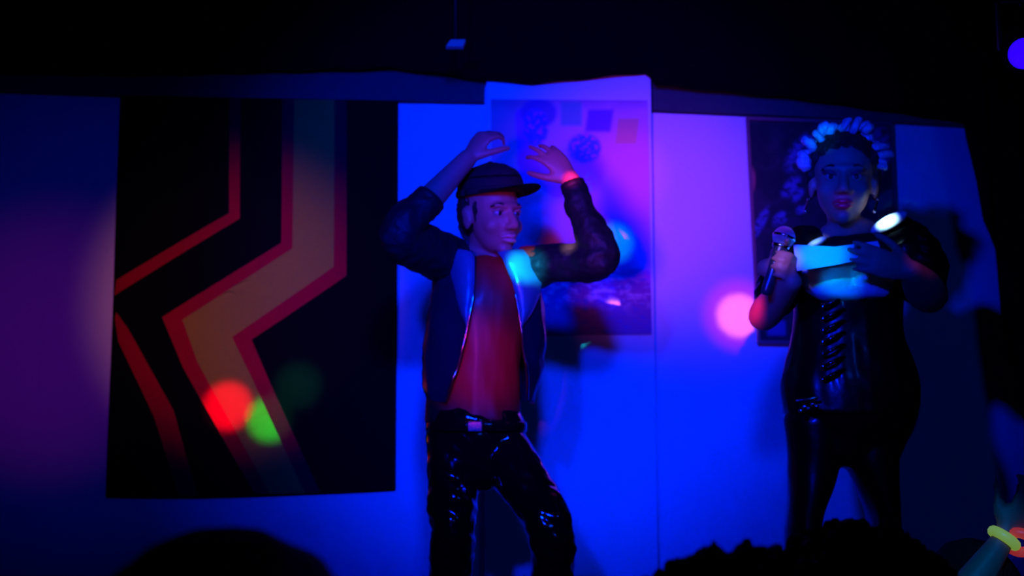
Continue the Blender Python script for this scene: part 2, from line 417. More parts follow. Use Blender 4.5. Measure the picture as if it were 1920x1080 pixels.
# ------------------------------------------------------------------ printed posters
def fbm(x, y, s=0): return noise.noise(V((x, y, s))) + .5 * noise.noise(V((x * 2.1, y * 2.1, s + 3))) + .25 * noise.noise(V((x * 4.3, y * 4.3, s + 9)))
def sm(a, b_, x):
    t = max(0, min(1, (x - a) / (b_ - a))); return t * t * (3 - 2 * t)
def mixc(a, b_, t): return [a[i] + (b_[i] - a[i]) * t for i in range(3)]
def rect(px, py, cx, cy, hw, hh, soft=4):
    return (1 - sm(hw - soft, hw + soft, abs(px - cx))) * (1 - sm(hh - soft, hh + soft, abs(py - cy)))
def oval(px, py, cx, cy, rx, ry, soft=.18):
    d = math.hypot((px - cx) / rx, (py - cy) / ry); return 1 - sm(1 - soft, 1 + soft, d)
def limb(px, py, ax, ay, bx, by, w0, w1):
    t = max(0, min(1, ((px - ax) * (bx - ax) + (py - ay) * (by - ay)) / ((bx - ax) ** 2 + (by - ay) ** 2)))
    d = math.hypot(px - ax - t * (bx - ax), py - ay - t * (by - ay)); w_ = w0 + (w1 - w0) * t
    return 1 - sm(w_ - 4, w_ + 4, d)
def print_sheet(corners, Y, nx, ny, fn, parent, name='print'):
    """corners: (l,t) (r,t) (r,b) (l,b) pixels; flat printed sheet with thickness"""
    b = BM(); lay = b.verts.layers.float_color.new('print')
    g = []
    for j in range(ny + 1):
        row = []
        for i in range(nx + 1):
            u, v = i / nx, j / ny
            px = (corners[0][0] * (1 - u) + corners[1][0] * u) * (1 - v) + (corners[3][0] * (1 - u) + corners[2][0] * u) * v
            py = (corners[0][1] * (1 - u) + corners[1][1] * u) * (1 - v) + (corners[3][1] * (1 - u) + corners[2][1] * u) * v
            vt = b.verts.new(P(px, py, Y)); c_ = fn(px, py); vt[lay] = (*[max(.003, min(.95, x)) for x in c_], 1)
            row.append(vt)
        g.append(row)
    for j in range(ny):
        for i in range(nx): b.faces.new((g[j][i], g[j][i + 1], g[j + 1][i + 1], g[j + 1][i]))
    # flat sides back to the wall
    e = [ed for ed in b.edges if ed.is_boundary]
    r = bmesh.ops.extrude_edge_only(b, edges=e)
    for vt in [x for x in r['geom'] if isinstance(x, bmesh.types.BMVert)]: vt.co.y += .006
    return obj(name, b, M['poster'], parent, False)
def poster_mid(px, py):
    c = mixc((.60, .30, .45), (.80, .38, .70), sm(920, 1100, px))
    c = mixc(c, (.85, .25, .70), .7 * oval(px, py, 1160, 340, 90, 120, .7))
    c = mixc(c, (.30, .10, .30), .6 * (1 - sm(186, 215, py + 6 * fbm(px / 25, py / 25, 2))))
    # faint coloured squares
    c = mixc(c, (.06, .42, .42), .8 * rect(px, py, 1071, 213, 20, 23))
    c = mixc(c, (.16, .03, .85), .9 * rect(px + .15 * (py - 225), py, 1124, 226, 24, 21))
    c = mixc(c, (.80, .36, .22), .85 * rect(px + .12 * (py - 245), py, 1176, 246, 21, 25))
    # left figure: raised arm, hair and painted face
    c = mixc(c, (.55, .04, .60), .85 * limb(px, py, 978, 215, 992, 320, 12, 20))
    c = mixc(c, (.60, .04, .45), .7 * limb(px, py, 992, 300, 1045, 345, 22, 26))
    c = mixc(c, (.05, .04, .45), .85 * oval(px, py, 1010, 212, 34, 28))
    f = oval(px, py, 1004, 240, 24, 34)
    if f > 0:
        n_ = fbm(px / 9, py / 9, 5); c = mixc(c, mixc((.03, .10, .95), (.75, .05, .5), sm(.15, .4, n_)), .95 * f)
    # right figure: head wrap, painted face, shoulders
    c = mixc(c, (.55, .12, .70), .7 * oval(px, py, 1165, 470, 62, 110, .3))
    c = mixc(c, (.62, .10, .62), .7 * oval(px, py, 1098, 318, 34, 42, .3))
    f = oval(px, py, 1096, 278, 31, 28)
    if f > 0:
        n_ = fbm(px / 8, py / 8, 8); c = mixc(c, mixc((.03, .16, .95), (.80, .10, .55), sm(.1, .4, n_)), .95 * f)
    f = oval(px, py, 1100, 345, 17, 20, .4)
    if f > 0: c = mixc(c, (.55, .50, .9), f * sm(-.2, .3, fbm(px / 6, py / 10, 4)))
    # surf and rocks at the foot
    t = sm(490, 530, py + 22 * fbm(px / 40, py / 40, 1))
    n_ = fbm(px / 22, py / 12, 12)
    low = mixc((.30, .05, .42), (.72, .50, .80), sm(-.15, .55, n_))
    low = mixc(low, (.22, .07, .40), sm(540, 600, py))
    c = mixc(c, low, t)
    c = mixc(c, (.85, .05, .42), .8 * rect(px, py + 6 * fbm(px / 14, 0), 1196, 517, 28, 11, 6))
    c = mixc(c, (.06, .06, .55), .6 * t * sm(.2, .5, fbm(px / 13, py / 8, 20)))
    return c
MY = 4.408
pm = thing('poster', 'colourful poster with two painted-face figures above pink surf, behind the man', 'poster', P(1070, 630, MY))
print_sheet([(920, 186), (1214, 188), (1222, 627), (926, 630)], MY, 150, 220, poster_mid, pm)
def frame(parent, cor, Y, wd, dp, m, name='frame_rail'):
    L = [P(x, y, Y) for x, y in cor]
    for i in range(4):
        a, c_ = L[i], L[(i + 1) % 4]; cen = sum(L, V()) / 4
        b = BM()
        ia = a + (cen - a).normalized() * wd * 1.35; ic = c_ + (cen - c_).normalized() * wd * 1.35
        q = [a, c_, ic, ia]
        f0 = [b.verts.new((p.x, Y - dp / 2, p.z)) for p in q]; f1 = [b.verts.new((p.x, Y + dp / 2, p.z)) for p in q]
        b.faces.new(f0); b.faces.new(f1[::-1])
        for j in range(4): b.faces.new((f0[j], f0[(j + 1) % 4], f1[(j + 1) % 4], f1[j]))
        obj(name, b, m, parent, False)
def poster_dark(px, py):
    c = mixc((.010, .010, .016), (.03, .02, .035), sm(-.2, .6, fbm(px / 40, py / 40, 7)))
    for (cx, cy, rx, ry) in ((1500, 285, 20, 34), (1424, 420, 10, 30), (1483, 350, 14, 20), (1496, 366, 9, 12), (1463, 410, 13, 14),
                             (1503, 392, 9, 9), (1650, 300, 18, 40), (1640, 262, 22, 22)):
        d = oval(px + .5 * (py - cy), py, cx, cy, rx, ry, .35)
        c = mixc(c, (.10, .12, .42), .75 * d * sm(-.5, .2, fbm(px / 14, py / 9, 3)))
    c = mixc(c, (.45, .20, .12), .8 * limb(px, py, 1640, 385, 1690, 362, 12, 17))
    c = mixc(c, (.6, .15, .12), .8 * oval(px, py, 1410, 338, 6, 22, .4))
    c = mixc(c, (.06, .07, .25), rect(px, py, 1456, 615, 17, 14))
    return c
pd = thing('framed_poster', 'dark framed poster with blue flecks behind the woman', 'poster', P(1540, 645, 4.46))
print_sheet([(1404, 224), (1668, 234), (1684, 640), (1424, 638)], 4.465, 110, 170, poster_dark, pd)
frame(pd, [(1399, 220), (1672, 230), (1690, 648), (1421, 645)], 4.462, .012, .028, M['frame_dark'])

# ------------------------------------------------------------------ ceiling lamp at the right edge, small plate on the ceiling
lc = P(1921, 100, 3.0)
lamp = thing('stage_lamp', 'small glowing blue and magenta stage lamp high at the right edge', 'stage lamp', lc + V((0, 0, .25)))
ax = (V((-.45, -1, -.55))).normalized(); sd = V((1, 0, 0))
def cyl(a, c_, r0, r1, n=24):
    b = BM(); tube(b, [a, c_], [r0, r1], sd, n, 1, False); return b
obj('housing', cyl(lc - ax * .16, lc - ax * .002, .050, .058), M['housing'], lamp)
obj('lens', cyl(lc - ax * .001, lc + ax * .006, .040, .040), M['led_blue'], lamp)
obj('led_module', cyl(lc + ax * .006 + V((.008, 0, .004)), lc + ax * .010 + V((.008, 0, .004)), .018, .016), M['led_mag'], lamp)
b = BM()
for q in (-1, 1): tube(b, [lc - ax * .07 + V((q * .066, 0, 0)), lc - ax * .07 + V((q * .066, 0, .13))], [(.004, .012)] * 2, (1, 0, 0), 8, 1)
tube(b, [lc - ax * .07 + V((-.066, 0, .13)), lc - ax * .07 + V((.066, 0, .13))], [.006] * 2, (0, 0, 1), 8, 1)
tube(b, [lc - ax * .07 + V((0, 0, .13)), V((lc.x - ax.x * .07, lc.y - ax.y * .07, 3.595))], [.010] * 2, (1, 0, 0), 10, 1)
obj('yoke', b, M['housing'], lamp)
# louvred emergency luminaire plate hung below ceiling
pc = P(853, 80, 3.9)
pl = thing('ceiling_fitting', 'small pale slanted fitting hanging under the dark ceiling', 'ceiling fitting', V((pc.x, 3.9, 3.6)))
b = BM()
q0 = [P(836, 87, 3.9), P(868, 87, 3.9), P(873, 74, 3.9), P(845, 74, 3.9)]
f0 = [b.verts.new(p) for p in q0]; f1 = [b.verts.new(p + V((0, .03, 0))) for p in q0]
b.faces.new(f0); b.faces.new(f1[::-1])
for j in range(4): b.faces.new((f0[j], f0[(j + 1) % 4], f1[(j + 1) % 4], f1[j]))
obj('plate', b, M['plate'], pl, False)
obj('hanger', cyl(V((pc.x, 3.915, pc.z)), V((pc.x, 3.915, 3.6)), .004, .004, 8), M['housing'], pl)

# ------------------------------------------------------------------ the dancing man
MD = 3.5
man = thing('person', 'man in black cap, open navy jacket and red shirt, dancing with arms raised', 'person', (P(880, 800, MD).x, MD, .75))
hc = P(921, 405, 3.46); HR = yaw_pitch_roll(38, 5, 4); HS = 1.08
b = BM()
head_shapes(b, hc, HR, HS)
neck0 = P(905, 500, 3.53)
tube(b, [neck0 - V((0, 0, .04)), neck0 + V((0, -.01, .03)), hc + V((-.012, .015, -.05))], [.060, .052, .050], (1, 0, 0), 16, 3)
# torso
T = lambda px, py, a, bb, Y=MD: (P(px, py, Y), (a, bb))
tor = [T(885, 835, .105, .075), T(888, 800, .130, .090), T(892, 730, .120, .085), T(898, 650, .122, .085), T(905, 570, .140, .095), T(907, 520, .145, .09, 3.51), T(907, 490, .11, .07, 3.52)]
tube(b, [t[0] for t in tor], [t[1] for t in tor], (1, 0, 0), 24, 4)
# arms
shR, elR, wrR = P(836, 482, 3.50), P(752, 432, 3.28), P(878, 296, 3.36)
shL, elL, wrL = P(985, 500, 3.50), P(1122, 482, 3.34), P(1070, 336, 3.38)
def arm(bm, sh, el, wr, k=1.0):
    tube(bm, [sh, sh.lerp(el, .5), el], [.052 * k, .046 * k, .040 * k], (0, 0, 1), 16, 4)
    tube(bm, [el, el.lerp(wr, .3), wr], [.040 * k, .042 * k, (.028 * k)], (0, 0, 1), 16, 4)
arm(b, shR, elR, wrR); arm(b, shL, elL, wrL)
hand(b, wrR, (.55, .1, .8), (.5, .8, -.3), (.8, -.3, -.5), [38, 30, 34, 46], 10, .95)
hand(b, wrL, (-.62, 0, .75), (-.4, .8, .1), (-.8, -.2, -.6), [22, 14, 20, 30], 14, 1.0)
# legs
hipR, knR, anR = P(855, 830, 3.5), P(848, 985, 3.44), V((P(846, 1080, 3.5).x - .01, 3.55, .84))
hipL, knL, anL = P(935, 830, 3.5), P(1034, 990, 3.36), V((P(1034, 1080, 3.5).x + .02, 3.50, .84))
def leg(bm, h, k_, a, s=1.0):
    tube(bm, [h, h.lerp(k_, .4), k_], [.080 * s, .072 * s, .052 * s], (1, 0, 0), 18, 4)
    tube(bm, [k_, k_.lerp(a, .3), a], [.052 * s, .052 * s, .034 * s], (1, 0, 0), 18, 4)
leg(b, hipR, knR, anR, .86); leg(b, hipL, knL, anL, .86)
union('body', b, M['skin'], man, .0055, 5, head_sculpt(hc, HR, HS))
face_parts(man, hc, HR, HS, M['lips_m'])
# short hair under the cap and beard line
b = BM()
H = lambda p: hc + HR @ (V(p) * HS)
ell(b, H((0, -.030, .018)), (.079 * HS, .080 * HS, .082 * HS), HR, 24)
for q in (-1, 1): tube(b, [H((q * .073, .022, .03)), H((q * .073, .022, -.005)), H((q * .070, .020, -.028))], [.008, .006, .003], HR @ V((0, 1, 0)), 10, 3)
tube(b, [H((0, -.085, .02)), H((0, -.080, -.04)), H((0, -.062, -.075))], [(.06, .02), (.055, .02), (.04, .012)], HR @ V((1, 0, 0)), 14, 3)
union('hair', b, M['hair'], man, .005, 2, wrinkle(.004, 60, 60))
# cap: crown, band, brim, button
b = BM()
n_u, n_v = 40, 16; rows_ = []
for j in range(n_v + 1):
    t = j / n_v * math.pi / 2; row = []
    for i in range(n_u):
        a = 2 * math.pi * i / n_u
        puff = 1 + .05 * math.sin(t * 2)
        x_, y_ = .084 * puff * math.cos(a) * math.cos(t), -.004 + .106 * puff * math.sin(a) * math.cos(t)
        z_ = .060 + .086 * math.sin(t) ** .9 + .008 * max(0, math.sin(a)) * math.cos(t)
        d = .0025 * noise.noise(V((a * 2, t * 4, 0)))
        row.append(b.verts.new(H((x_ + d, y_ + d, z_ + d))))
    rows_.append(row)
for r0, r1 in zip(rows_, rows_[1:]):
    for i in range(n_u): b.faces.new((r0[i], r0[(i + 1) % n_u], r1[(i + 1) % n_u], r1[i]))
bmesh.ops.remove_doubles(b, verts=b.verts, dist=.0004)
bmesh.ops.solidify(b, geom=b.faces[:], thickness=.003)
cap = obj('cap', b, M['cap'], man)
b = BM(); pts = [H((.086 * math.cos(a), -.004 + .108 * math.sin(a), .060 + .008 * max(0, math.sin(a)))) for a in [2 * math.pi * i / 36 for i in range(37)]]
tube(b, pts, [(.010, .003)] * 37, HR @ V((0, 0, 1)), 8, 1, False); obj('cap_band', b, M['cap'], cap)
b = BM(); rows_ = []
for j in range(9):
    t = j / 8; row = []
    for i in range(25):
        a = math.pi * (i / 24); s_ = math.cos(a)
        x_ = .086 * s_ * (1 - .10 * t); y_ = .0 + .104 * math.sin(a) + .088 * t * math.sin(a) ** .6 if math.sin(a) > 0 else 0
        z_ = .062 + .006 * t + .008 * math.sin(a) - .016 * abs(s_) ** 2 * t
        row.append(b.verts.new(H((x_, y_, z_))))
    rows_.append(row)
for r0, r1 in zip(rows_, rows_[1:]):
    for i in range(24): b.faces.new((r0[i], r0[i + 1], r1[i + 1], r1[i]))
bmesh.ops.solidify(b, geom=b.faces[:], thickness=.006); obj('brim', b, M['cap'], cap)
b = BM(); ell(b, H((0, -.004, .147)), (.009, .009, .006), HR, 12); obj('cap_button', b, M['cap'], cap)
# shirt
b = BM()
tor = [T(889, 792, .143, .100), T(889, 770, .141, .099), T(892, 720, .136, .098), T(898, 650, .136, .100), T(905, 570, .150, .108), T(907, 520, .155, .102, 3.51), T(906, 494, .100, .078, 3.52), T(906, 484, .066, .062, 3.52)]
tube(b, [t[0] for t in tor], [t[1] for t in tor], (1, 0, 0), 28, 5, False)
for sh, el in ((shR, elR), (shL, elL)): tube(b, [sh, sh.lerp(el, .45)], [.062, .056], (0, 0, 1), 16, 1, False)
shirt = union('shirt', b, M['red'], man, .006, 3, wrinkle(.010, 9, 4, 3))
b = BM()
pts = [P(906, 482, 3.52) + V((.062 * math.sin(a), -.060 * math.cos(a), .012 - .018 * math.cos(a))) for a in [2 * math.pi * i / 32 for i in range(33)]]
tube(b, pts, [.006] * 33, (0, 0, 1), 8, 1, False); obj('collar_rib', b, M['red'], shirt)
# trousers of glossy vinyl
b = BM()
tor = [T(893, 786, .142, .104), T(890, 830, .145, .106), T(893, 865, .120, .095)]
tube(b, [t[0] for t in tor], [t[1] for t in tor], (1, 0, 0), 28, 4)
def tl(bm, h, k_, a, w0, w1, w2):
    tube(bm, [h, h.lerp(k_, .45), k_, k_.lerp(a, .3), a + V((0, 0, -.02))], [w0, w0 * .92, w1, w1 * .98, w2], (1, 0, 0), 20, 5)
tl(b, P(853, 835, 3.5), knR, anR, .084, .066, .055); tl(b, P(938, 835, 3.5), knL, anL, .084, .064, .055)
def trw(co, n):
    q = V((co.x * 10, co.y * 10, co.z * 16 + 8 * co.x)); a = .007
    for kn in (knR, knL):
        a += .006 * math.exp(-((co - kn).length / .10) ** 2)
    return co + n * a * (noise.noise(q) + .6 * noise.noise(q * 2.6))
tr = union('trousers', b, M['pvc'], man, .006, 3, trw)
b = BM(); cc = P(893, 800, 3.5)
pts = [cc + V((.148 * math.sin(a), -.110 * math.cos(a), 0)) for a in [2 * math.pi * i / 40 for i in range(41)]]
tube(b, pts, [(.016, .003)] * 41, (0, 0, 1), 8, 1, False); obj('waistband', b, M['pvc'], tr)
b = BM(); box(b, cc + V((-.022, -.122, -.016)), cc + V((.022, -.113, .016)), .003); obj('buckle', b, M['chrome'], tr, False)
# shoes
for a in (anR, anL):
    b = BM(); g = V((a.x, a.y, .75))
    tube(b, [g + V((0, .05, .045)), g + V((0, -.03, .045)), g + V((.005, -.12, .035)), g + V((.008, -.185, .028))], [(.036, .042), (.042, .042), (.046, .033), (.034, .022)], (1, 0, 0), 16, 4)
    sh_ = obj('shoe', b, M['shoe'], man)
    b = BM(); tube(b, [g + V((0, .06, .007)), g + V((.003, -.06, .007)), g + V((.008, -.19, .007))], [(.038, .007), (.046, .007), (.034, .007)], (1, 0, 0), 14, 4)
    obj('sole', b, M['sleeve'], sh_)
# open jacket: shell round the back, two front panels
rows = [  # py, outer left, outer right, inner left edge, inner right edge, depth b
    (478, 862, 962, 886, 926, .085), (488, 838, 985, 888, 936, .100), (505, 822, 1004, 890, 946, .112), (560, 808, 1018, 888, 966, .122), (620, 797, 1025, 877, 977, .124),
    (680, 792, 1020, 862, 985, .124), (725, 792, 1008, 846, 990, .122), (752, 798, 1000, 834, 992, .118)]
rr = crom([list(map(float, r)) for r in rows], 6)
NJ = 64; b = BM(); grid = []; edges = []
for r in rr:
    py, xl, xr, il, ir, dp = r
    Yc = MD + .005; cpt = P((xl + xr) / 2, py, Yc)
    pl_, pr_ = P(xl, py, Yc), P(xr, py, Yc); a_ = (pr_.x - pl_.x) / 2
    fil = max(-.98, min(.98, (P(il, py, Yc - dp).x - cpt.x) / a_)); fir = max(-.98, min(.98, (P(ir, py, Yc - dp).x - cpt.x) / a_))
    t0 = math.asin(fir); t1 = 2 * math.pi + math.asin(fil); row = []
    for i in range(NJ + 1):
        th = t0 + (t1 - t0) * i / NJ
        rip = .006 * noise.noise(V((th * 2.5, py / 45, 1))) + .005 * noise.noise(V((th * 6, py / 20, 5)))
        flare = 0.012 if i in (0, NJ) else 0
        row.append(b.verts.new((cpt.x + (a_ + rip) * math.sin(th), Yc - (dp + rip + flare) * math.cos(th), cpt.z + .008 * math.sin(th * 3) * (py > 740))))
    grid.append(row); edges.append((row[0].co.copy(), row[-1].co.copy()))
for r0, r1 in zip(grid, grid[1:]):
    for i in range(NJ): b.faces.new((r0[i], r0[i + 1], r1[i + 1], r1[i]))
bmesh.ops.solidify(b, geom=b.faces[:], thickness=.004)
jk = obj('jacket', b, M['vinyl'], man)
# lapels laid over the panel edges, collar round the neck, zip edging
def lapel(edge_i, sgn, name, wmax=.075):
    b = BM(); rws = []
    for q in range(4, 26):
        e = edges[q][edge_i]; t = (q - 4) / 21
        wd = wmax * math.sin(math.pi * min(1, .25 + t * .8)) ** .8 + .004
        row = []
        for i in range(7):
            u = i / 6
            row.append(b.verts.new(e + V((sgn * wd * u, -.012 - .012 * math.sin(math.pi * u) + .05 * u * u * wd / .07, .018 * u * (1 - t)))))
        rws.append(row)
    for r0, r1 in zip(rws, rws[1:]):
        for i in range(6): b.faces.new((r0[i], r0[i + 1], r1[i + 1], r1[i]))
    bmesh.ops.solidify(b, geom=b.faces[:], thickness=.003)
    return obj(name, b, M['lining'], jk)
o1 = lapel(1, -1, 'lapel'); o2 = lapel(0, 1, 'lapel', .100)
b = BM(); rws = []
nc = P(906, 478, 3.52)
for i in range(41):
    th = R(35) + (R(325) - R(35)) * i / 40
    c0 = nc + V((.074 * math.sin(th), -.078 * math.cos(th), -.01)); c1 = nc + V((.070 * math.sin(th), -.070 * math.cos(th), .035)); c2 = nc + V((.105 * math.sin(th), -.100 * math.cos(th), -.018))
    rws.append([b.verts.new(x_) for x_ in (c0, c1, c1.lerp(c2, .15) + V((0, 0, .004)), c2)])
for r0, r1 in zip(rws, rws[1:]):
    for i in range(3): b.faces.new((r0[i], r0[i + 1], r1[i + 1], r1[i]))
bmesh.ops.solidify(b, geom=b.faces[:], thickness=.003); obj('collar', b, M['lining'], jk)
for side_i in (0, 1):
    b = BM(); tube(b, [e[side_i] + V((0, -.012, 0)) for e in edges[18:-1]], [.0035] * len(edges[18:-1]), (1, 0, 0), 6, 1); obj('zip', b, M['chrome'], jk)
# sleeves, pushed up the forearm
def sleeve(pts, rad, seed):
    b = BM(); tube(b, pts, rad, (0, 0, 1), 20, 6, False)
    def f(co, n):
        q = co * 22 + V((seed, 0, 0)); return co + n * (.007 * noise.noise(q) + .004 * noise.noise(q * 2))
    return union('sleeve', b, M['sleeve'], jk, .0055, 2, f)
cuR = elR.lerp(wrR, .40); cuL = elL.lerp(wrL, .90)
s1 = sleeve([P(846, 492, 3.5), shR.lerp(elR, .35) + V((0, 0, -.012)), elR + V((-.004, 0, -.012)), cuR], [.078, .074, .062, (.047)], 1)
s2 = sleeve([P(972, 512, 3.5), shL.lerp(elL, .4), elL + V((.004, 0, -.006)), elL.lerp(wrL, .5), cuL], [.070, .060, .056, .046, .036], 6)
for s_, c_, d_, r_ in ((s1, cuR, (wrR - elR).normalized(), .049), (s2, cuL, (wrL - elL).normalized(), .038)):
    b = BM(); tube(b, [c_ - d_ * .010, c_ + d_ * .012], [r_, r_ * .97], (0, 1, 0), 20, 1, False); obj('cuff', b, M['sleeve'], s_)

# ------------------------------------------------------------------ the woman with the microphone
WD = 3.2
wom = thing('person', 'woman with silver curls holding a microphone, in black corset outfit', 'person', (P(1590, 800, WD).x, WD, .75))
wc = P(1581, 342, 3.16); WR = yaw_pitch_roll(-15, 3, -3); ws = 1.10
b = BM(); head_shapes(b, wc, WR, ws, .95)
wn = P(1588, 452, 3.21)
tube(b, [wn - V((0, 0, .03)), wn + V((0, 0, .02)), wc + V((0, .02, -.06))], [.055, .046, .046], (1, 0, 0), 16, 3)
W = lambda px, py, a, bb, Y=WD: (P(px, py, Y), (a, bb))
tor = [W(1588, 805, .12, .085), W(1594, 760, .155, .105), W(1594, 700, .160, .110), W(1590, 620, .135, .10), W(1590, 560, .135, .105), W(1592, 510, .150, .11), W(1594, 465, .150, .085), W(1592, 445, .09, .06)]
tube(b, [t[0] for t in tor], [t[1] for t in tor], (1, 0, 0), 26, 4)
for q in (-1, 1): ell(b, P(1590 + q * 42, 520, 3.11), (.064, .060, .062), None, 18)
wsR, weR, wwR = P(1508, 462, 3.2), P(1432, 592, 3.14), P(1484, 528, 2.93)
wsL, weL, wwL = P(1690, 455, 3.2), P(1742, 556, 3.08), P(1708, 508, 2.915)
tube(b, [wsR, wsR.lerp(weR, .5), weR], [.056, .050, .042], (0, 1, 0), 16, 4)
tube(b, [weR, weR.lerp(wwR, .3), wwR], [.042, .043, .027], (0, 1, 0), 16, 4)
tube(b, [wsL, wsL.lerp(weL, .5), weL], [.062, .056, .046], (0, 1, 0), 16, 4)
tube(b, [weL, weL.lerp(wwL, .35), wwL], [.047, .050, .029], (0, 1, 0), 16, 4)
# microphone axis and the gripping hand
mT, mB = P(1470, 447, 2.93), P(1436, 545, 2.93)
md = (mT - mB).normalized(); mg = P(1456, 494, 2.93)
Nr = V((-.35, .0, 0)); Nr = V((-.6, -.35, 0)); Nr = (Nr - md * Nr.dot(md)).normalized()
Fr = md.cross(Nr)
if Fr.y > 0: Fr = -Fr
handpos = mg - Nr * .030 - Fr * .062 - md * .004
hand(b, handpos, Fr, Nr, md, [58, 60, 62, 66], 2, .98, 18)
tube(b, [wwR, wwR.lerp(handpos, .7), handpos], [.027, .025, .024], (0, 1, 0), 14, 3)
# left hand holding the cards: palm toward camera-left, fingers to picture left
hand(b, wwL, (-1, -.02, .28), (0, 1, .1), (.1, .2, 1), [5, 6, 9, 14], 5, .98, 10)
# legs
for kx, hx_, ax_ in ((1508, 1532, 1502), (1661, 1646, 1662)):
    h = P(hx_, 800, WD); k_ = P(kx, 990, 3.19); a = V((P(ax_, 1080, WD).x, 3.24, .85))
    leg(b, h, k_, a, .68)
union('body', b, M['skin_w'], wom, .0055, 5, head_sculpt(wc, WR, ws))
face_parts(wom, wc, WR, ws, M['lips'], True)
Hw = lambda p: wc + WR @ (V(p) * ws)
# hair: dark swept-back mass, silver rolled curls over the crown
b = BM()
ell(b, Hw((0, -.040, .030)), (.086 * ws, .086 * ws, .092 * ws), WR, 26)
ell(b, Hw((0, -.020, .060)), (.082 * ws, .090 * ws, .074 * ws), WR, 26)
for q in (-1, 1): tube(b, [Hw((q * .066, .018, .065)), Hw((q * .078, .0, .02)), Hw((q * .078, -.02, -.035))], [.016, .014, .010], (0, 1, 0), 10, 3)
hr = union('hair', b, M['hair'], wom, .005, 3, wrinkle(.005, 50, 50))
for i, deg in enumerate((2, 22, 42, 62, 82, 102, 122, 142, 162, 180)):
    a = R(deg); b = BM()
    kr = 1 + .09 * math.sin(i * 2.4); c0 = Hw((.092 * kr * math.cos(a) * -1, .012 + .012 * math.sin(i * 5), .040 + .100 * kr * math.sin(a)))
    tdir = WR @ V((math.sin(a), 0, math.cos(a)))
    pts = []; 
    for k_ in range(26):
        ph = k_ / 25 * 2 * math.pi * 1.7; rr_ = (.009 + .015 * ((i * 37) % 10) / 10) * (1 - .55 * k_ / 25)
        pts.append(c0 + WR @ V((math.cos(a) * -1 * math.cos(ph) * rr_, math.sin(ph) * rr_, math.sin(a) * math.cos(ph) * rr_)) + tdir * (.022 * (k_ / 25 - .5) * (1 + (i % 3))))
    tube(b, pts, [(.009 + .008 * ((i * 53) % 10) / 10, .008)] * 26, tdir, 8, 1)
    c_ = obj('curl', b, M['silver'], hr)
for q in (-1, 1):   # drop earrings
    b = BM(); e0 = Hw((q * .083, -.004, -.042))
    ell(b, e0, (.005, .005, .005), None, 10)
    tube(b, [e0, e0 + V((-.006, -.004, -.018)), e0 + V((-.012, -.006, -.036))], [.0025, .0035, .005], (1, 0, 0), 8, 3)
    obj('earring', b, M['chrome'], wom)
# black choker collar
b = BM(); tube(b, [wn + V((0, 0, -.028)), wn + V((0, 0, .0)), wn + V((0, .004, .038))], [.074, .060, .052], (1, 0, 0), 24, 4, False)
union('choker', b, M['latex'], wom, .006, 2)
# satin top with puff sleeves; corset
b = BM()
tor = [W(1590, 572, .142, .112), W(1592, 512, .160, .120), W(1594, 466, .158, .094), W(1592, 446, .092, .068)]
tube(b, [t[0] for t in tor], [t[1] for t in tor], (1, 0, 0), 28, 5, False)
top = union('blouse', b, M['cloth_black'], wom, .006, 3, wrinkle(.004, 16, 16))
b = BM()
for q in (-1, 1): ell(b, P(1589 + q * 38, 522, 3.095), (.070, .060, .060), None, 20)
tube(b, [P(1535, 548, 3.10), P(1590, 551, 3.085), P(1650, 548, 3.10)], [(.020, .045)] * 3, (0, 0, 1), 14, 4)
bust = union('bust_panel', b, M['satin'], wom, .005, 5, wrinkle(.003, 22, 22)); bust['label'] = 'white satin bust panel'
# puff sleeves with glossy shoulder
for sh, el, r in ((wsR, weR, .070), (wsL, weL, .088)):
    b = BM(); tube(b, [sh + V((0, .0, .005)), sh.lerp(el, .35), sh.lerp(el, .75), sh.lerp(el, .9)], [r * .80, r, r * .85, r * .62], (0, 1, 0), 20, 5)
    o = union('puff_sleeve', b, M['latex'], wom, .006, 3, wrinkle(.008, 20, 20, 2))
for cx_, cy_, s_ in ((1667, 417, 1.0), (1530, 456, .55)):  # pale forms shaped like the highlights on the shoulders
    b = BM(); ell(b, P(cx_, cy_, 3.115), (.056 * s_, .032, .019 * s_), Matrix.Rotation(R(-28), 3, 'Y'), 20)
    o = obj('shoulder_highlight', b, M['satin'], wom); o['label'] = 'pale satin form standing in for a shoulder highlight'
# corset
b = BM()
tor = [W(1594, 780, .178, .140), W(1594, 715, .186, .136), W(1590, 640, .156, .122), W(1590, 590, .148, .122), W(1590, 553, .150, .128)]
tube(b, [t[0] for t in tor], [t[1] for t in tor], (1, 0, 0), 30, 6, False)
co_ = union('corset', b, M['latex'], wom, .006, 3, wrinkle(.004, 14, 8, 5))
for i, py in enumerate((566, 588, 610, 632, 655, 678, 702)):
    b = BM(); Yf = WD - (.128 + .010 * (i > 3)) ; s_ = 1
    tube(b, [P(1546, py + 9, Yf), P(1562, py, Yf - .010), P(1580, py - 9, Yf)], [.0045, .0055, .0045], (0, 0, 1), 8, 3)
    obj('lace', b, M['pvc'], co_)
    for px, dy in ((1544, 9), (1582, -9)):
        b = BM(); ell(b, P(px, py + dy, Yf + .002), (.006, .004, .006), None, 10); obj('eyelet', b, M['chrome'], co_)
